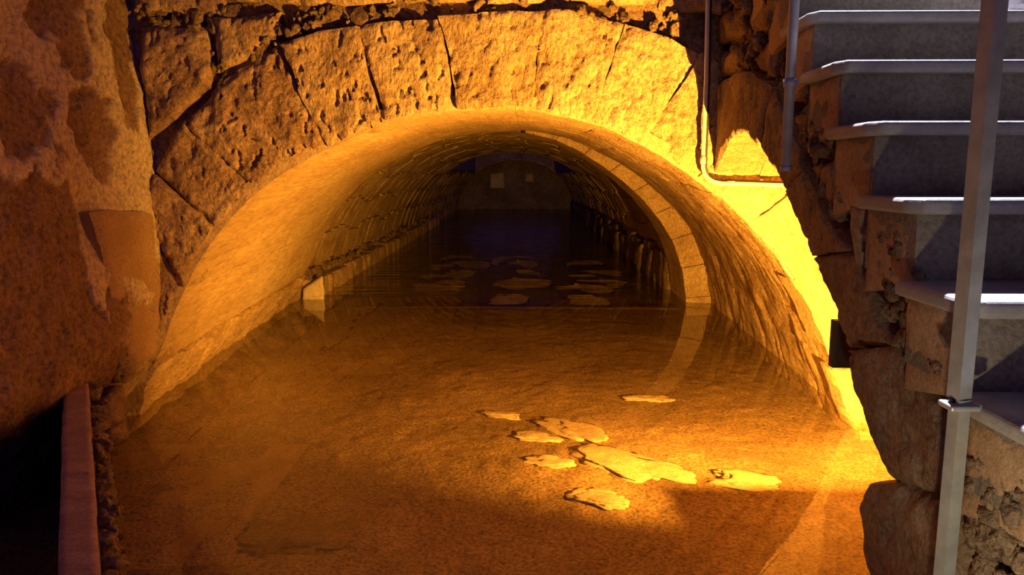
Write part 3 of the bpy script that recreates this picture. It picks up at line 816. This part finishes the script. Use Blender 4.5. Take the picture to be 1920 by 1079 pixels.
# ================================================================== stairs
stairs = empty('stone_staircase', (0.95, 1.3, Z0 - 0.4))
tag(stairs, 'flight of stone steps with pale overhanging treads on the half arch', 'stairs')
so = np.array(stairs.location)
XR_ = 2.22
for n in range(-2, 9):
    yf, zt = D0 + n * T_, Z0 + n * RS
    xl = 0.915 + 0.012 * max(n, 0)
    # tread with a clipped front corner
    ch = 0.05
    prof_ = [(xl + ch * 0.55, yf - 0.03), (XR_, yf - 0.03), (XR_, yf + T_ + 0.02), (xl, yf + T_ + 0.02), (xl, yf - 0.03 + ch)]
    bm = bmesh.new()
    vs = [bm.verts.new((x - so[0], y_ - so[1], zt - 0.038 - so[2])) for x, y_ in prof_]
    f = bm.faces.new(vs)
    e = bmesh.ops.extrude_face_region(bm, geom=[f])
    bmesh.ops.translate(bm, verts=[g for g in e['geom'] if isinstance(g, bmesh.types.BMVert)], vec=(0, 0, 0.038))
    bmesh.ops.recalc_face_normals(bm, faces=bm.faces)
    bmesh.ops.bevel(bm, geom=bm.edges[:], offset=0.014, segments=4, affect='EDGES', profile=0.5)
    me = bpy.data.meshes.new('tread'); bm.to_mesh(me); bm.free()
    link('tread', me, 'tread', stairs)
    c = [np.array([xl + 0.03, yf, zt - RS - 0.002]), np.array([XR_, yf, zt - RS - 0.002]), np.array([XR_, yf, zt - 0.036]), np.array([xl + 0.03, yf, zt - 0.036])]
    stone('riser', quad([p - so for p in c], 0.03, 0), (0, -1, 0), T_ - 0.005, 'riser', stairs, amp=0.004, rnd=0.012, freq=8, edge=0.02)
    # plastered end of the step
    ce = [np.array([xl + 0.035, yf + T_, zt - RS * 1.35]), np.array([xl + 0.035, yf + 0.016, zt - RS * 1.1]), np.array([xl + 0.035, yf + 0.016, zt - 0.037]), np.array([xl + 0.035, yf + T_, zt - 0.037])]
    stone('step_end', quad([p - so for p in ce], 0.014, 0), (-1, 0, 0), 0.06, 'brownstone', stairs, amp=0.008, rnd=0.008, wob=0.003, edge=0.03, proud=0.006)

# ================================================================== right, behind and above
wr = []
gy, gz = np.linspace(-0.8, 8.0, 90), np.linspace(-0.3, 4.6, 60)
Yg, Zg = np.meshgrid(np.linspace(-0.8, YF + 0.3, 80), gz, indexing='ij')
P = np.stack([2.25 + 0.03 * fbm(np.stack([0 * Yg, Yg, Zg], -1), 3, 4, 61), Yg, Zg], -1)
wall_right = link('wall_right', mesh('wall_right', P.reshape(-1, 3), grid_faces(80, 60)), 'brownstone')
tag(wall_right, 'dark brown wall beyond the steps', 'wall', kind='structure')
cl = sheet('ceiling_front', -2.6, 0.6, 2.9, YF + 0.2, 4.2, 'mortar')
tag(cl, 'dark rock ceiling in front of the arched wall', 'ceiling', kind='structure')
walk = link('walkway', box_mesh('walkway', (-0.7, -0.9, -0.2), (0.85, 1.15, 0.25), 0.02), 'riser')
tag(walk, 'grey stone viewing platform at the foot of the steps', 'platform')

# ================================================================== posts, pipes, small things
post = empty('handrail_post', (0.872, 1.48, 0.2))
tag(post, 'square galvanised handrail post beside the lowest visible steps', 'post')
px_, py_ = 0.885, 1.50
link('upper_post', tube_mesh('upper_post', [(0, 0, 0.955 - 0.2), (0.0, 0, 2.6 - 0.2)], 0.022, 4, True, math.radians(62)), 'galv', post)
link('lower_post', tube_mesh('lower_post', [(0, -0.005, -0.0), (0, -0.005, 0.955 - 0.2)], 0.0195, 4, True, math.radians(58)), 'galv', post)
bm_ = box_mesh('bracket', (-0.03, -0.03, 0.735), (0.03, 0.022, 0.747), 0.004)
br = link('bracket', bm_, 'galv', post)
link('bracket_arm', box_mesh('bracket_arm', (0.0, -0.012, 0.733), (0.042, 0.012, 0.745), 0.003), 'galv', br)
link('gap_ring', tube_mesh('gap_ring', [(0, 0, 0.748), (0, 0, 0.756)], 0.018, 12), 'black', post)

p0 = at_plane(1485, 0, (0, 2.60, 0), (0, 1, 0)); p1 = at_plane(1473, 315, (0, 2.60, 0), (0, 1, 0))
hp = empty('grey_pipe', (float(p1[0]), 2.60, float(p1[2])))
tag(hp, 'dull grey vertical pipe clamped to the stair wall', 'pipe')
link('tube', tube_mesh('tube', [(0, 0, 0), (0, 0, 1.2)], 0.0165, 16), 'dkpipe', hp)
zc_ = at_plane(1478, 156, (0, 2.60, 0), (0, 1, 0))[2] - p1[2]
link('clamp', tube_mesh('clamp', [(0, 0, zc_ - .012), (0, 0, zc_ + .012)], 0.022, 16), 'dkpipe', hp)
link('clamp_arm', box_mesh('clamp_arm', (0.0, -0.008, zc_ - .008), (0.028, 0.008, zc_ + .008), 0.002), 'dkpipe', hp)
link('end_cap', tube_mesh('end_cap', [(0, 0, -.012), (0, 0, .006)], 0.019, 16), 'dkpipe', hp)

cpts = [(1328, -160), (1327, 0), (1324, 150), (1318, 300), (1318, 315), (1321, 326), (1328, 335), (1338, 341), (1352, 344), (1400, 345), (1475, 348), (1540, 350)]
C3 = [at_y(x, y, YF - 0.05) for x, y in cpts]
cond = empty('cable_conduit', tuple(float(c) for c in C3[3]))
tag(cond, 'thin pale conduit bending along the arch wall behind the stair arch', 'conduit')
c0 = np.array(C3[3])
link('conduit_tube', tube_mesh('conduit_tube', [c - c0 for c in C3], 0.0115, 12), 'pipe', cond)
link('black_cable', tube_mesh('black_cable', [c - c0 + np.array([0.019 if i < 6 else 0.004, 0.012, 0.015 if i > 6 else 0]) for i, c in enumerate(C3)], 0.007, 8), 'black', cond)
for i in (3, 8):
    d_ = C3[i + 1] - C3[i]; d_ = d_ / np.linalg.norm(d_)
    q = C3[i] + (d_ * 0.05 if i == 8 else 0)
    link('coupling', tube_mesh('coupling', [q - c0 - d_ * 0.02, q - c0 + d_ * 0.02], 0.015, 12), 'pipe', cond)

zt4 = Z0 + 4 * RS
pw = at_plane(1893, 12, (0, D0 + 4 * T_ + 0.08, 0), (0, 1, 0))
pm = rock_mesh('crumpled_paper', 3, 777, 0.5, (0.055, 0.045, 0.045), 0.2)
for v_ in pm.vertices:
    v_.co.z = max(v_.co.z, -0.03); k = 1 - max(0, v_.co.z) * 10; v_.co.x *= k; v_.co.y *= k
pap = link('crumpled_paper', pm, 'paper'); pap.location = (float(pw[0]), float(pw[1]), zt4 + 0.03)
for p_ in pm.polygons: p_.use_smooth = False
tag(pap, 'small crumpled white paper lying on a stair tread', 'paper')

# ================================================================== lamps
def spot(name, pos, target, power, col, size, blend, radius, parent):
    l = bpy.data.lights.new(name, 'SPOT'); l.energy = power; l.color = col; l.spot_size = size; l.spot_blend = blend; l.shadow_soft_size = radius
    o = bpy.data.objects.new(name, l); COL.objects.link(o); o.parent = parent
    o.location = pos
    return o
def aim_matrix(d):
    return Vector(d).to_track_quat('-Z', 'Y').to_euler()
# amber floodlight under the stair arch
fl = empty('floodlight', (FLOOD_POS[0], FLOOD_POS[1], -0.08))
tag(fl, 'amber floodlight on the pool bed hidden behind the stair pier', 'lamp')
zl = FLOOD_POS[2] + 0.08
link('base', box_mesh('base', (-0.09, -0.16, -0.06), (0.09, 0.0, 0.24), 0.02), 'pier', fl)
link('yoke', tube_mesh('yoke', [(.09, -.08, 0.2), (.09, -.08, zl), (.085, -.08, zl)], 0.008, 8), 'housing', fl)
hs = link('housing', box_mesh('housing', (-0.085, -0.14, zl - 0.04), (0.085, -0.02, zl + 0.1), 0.01), 'housing', fl)
link('lip', box_mesh('lip', (-0.055, -0.03, zl - 0.052), (0.11, 0.07, zl - 0.040), 0.002), 'housing', hs)
link('lens', box_mesh('lens', (-0.075, -0.022, zl - 0.012), (0.075, -0.012, zl + 0.085), 0.002), 'lens', hs)
s_ = spot('flood_bulb', (0, 0.0, zl), None, FLOOD_POWER, SODIUM, math.radians(156), 0.55, 0.007, fl)
s_.rotation_euler = aim_matrix((0.07, 1.0, 0.16))
# low lamp beside the platform
ll = empty('step_lamp', (LOW_POS[0], LOW_POS[1], 0.25))
tag(ll, 'small warm lamp on a short stand at the foot of the steps', 'lamp')
zl = LOW_POS[2] - 0.25
link('stand', tube_mesh('stand', [(0, -.04, 0), (0, -.04, zl)], 0.012, 10), 'housing', ll)
link('foot', tube_mesh('foot', [(0, -.04, 0), (0, -.04, 0.02)], 0.06, 20), 'housing', ll)
hd = link('head', tube_mesh('head', [(-.06, -.07, zl), (-.012, -.015, zl)], 0.035, 16), 'housing', ll)
link('lens', tube_mesh('lens', [(-.012, -.015, zl), (-.008, -.010, zl)], 0.03, 16), 'lens2', hd)
s_ = spot('lamp_bulb', (0, 0, zl), None, LOW_POWER, (1.0, 0.80, 0.50), math.radians(100), 0.6, 0.012, ll)
s_.rotation_euler = aim_matrix((0.55, 0.85, 0.45))
# cool lamp over the stairs
cl_ = empty('stair_light', STAIR_POS)
tag(cl_, 'cool white lamp on the wall high above the steps', 'lamp')
link('backplate', box_mesh('backplate', (-0.25, 0.03, -0.05), (0.25, 0.09, 0.05), 0.01), 'housing', cl_)
link('diffuser', box_mesh('diffuser', (-0.23, 0.0, -0.04), (0.23, 0.03, 0.04), 0.01), 'lens3', cl_)
la = bpy.data.lights.new('tube_light', 'SPOT'); la.spot_size = math.radians(34); la.spot_blend = 0.5; la.shadow_soft_size = 0.06; la.energy = STAIR_POWER; la.color = (0.78, 0.80, 1.0)
lo = bpy.data.objects.new('tube_light', la); COL.objects.link(lo); lo.parent = cl_; lo.location = (0, -0.01, -0.01)
lo.rotation_euler = aim_matrix((-0.05, -0.69, -0.75))
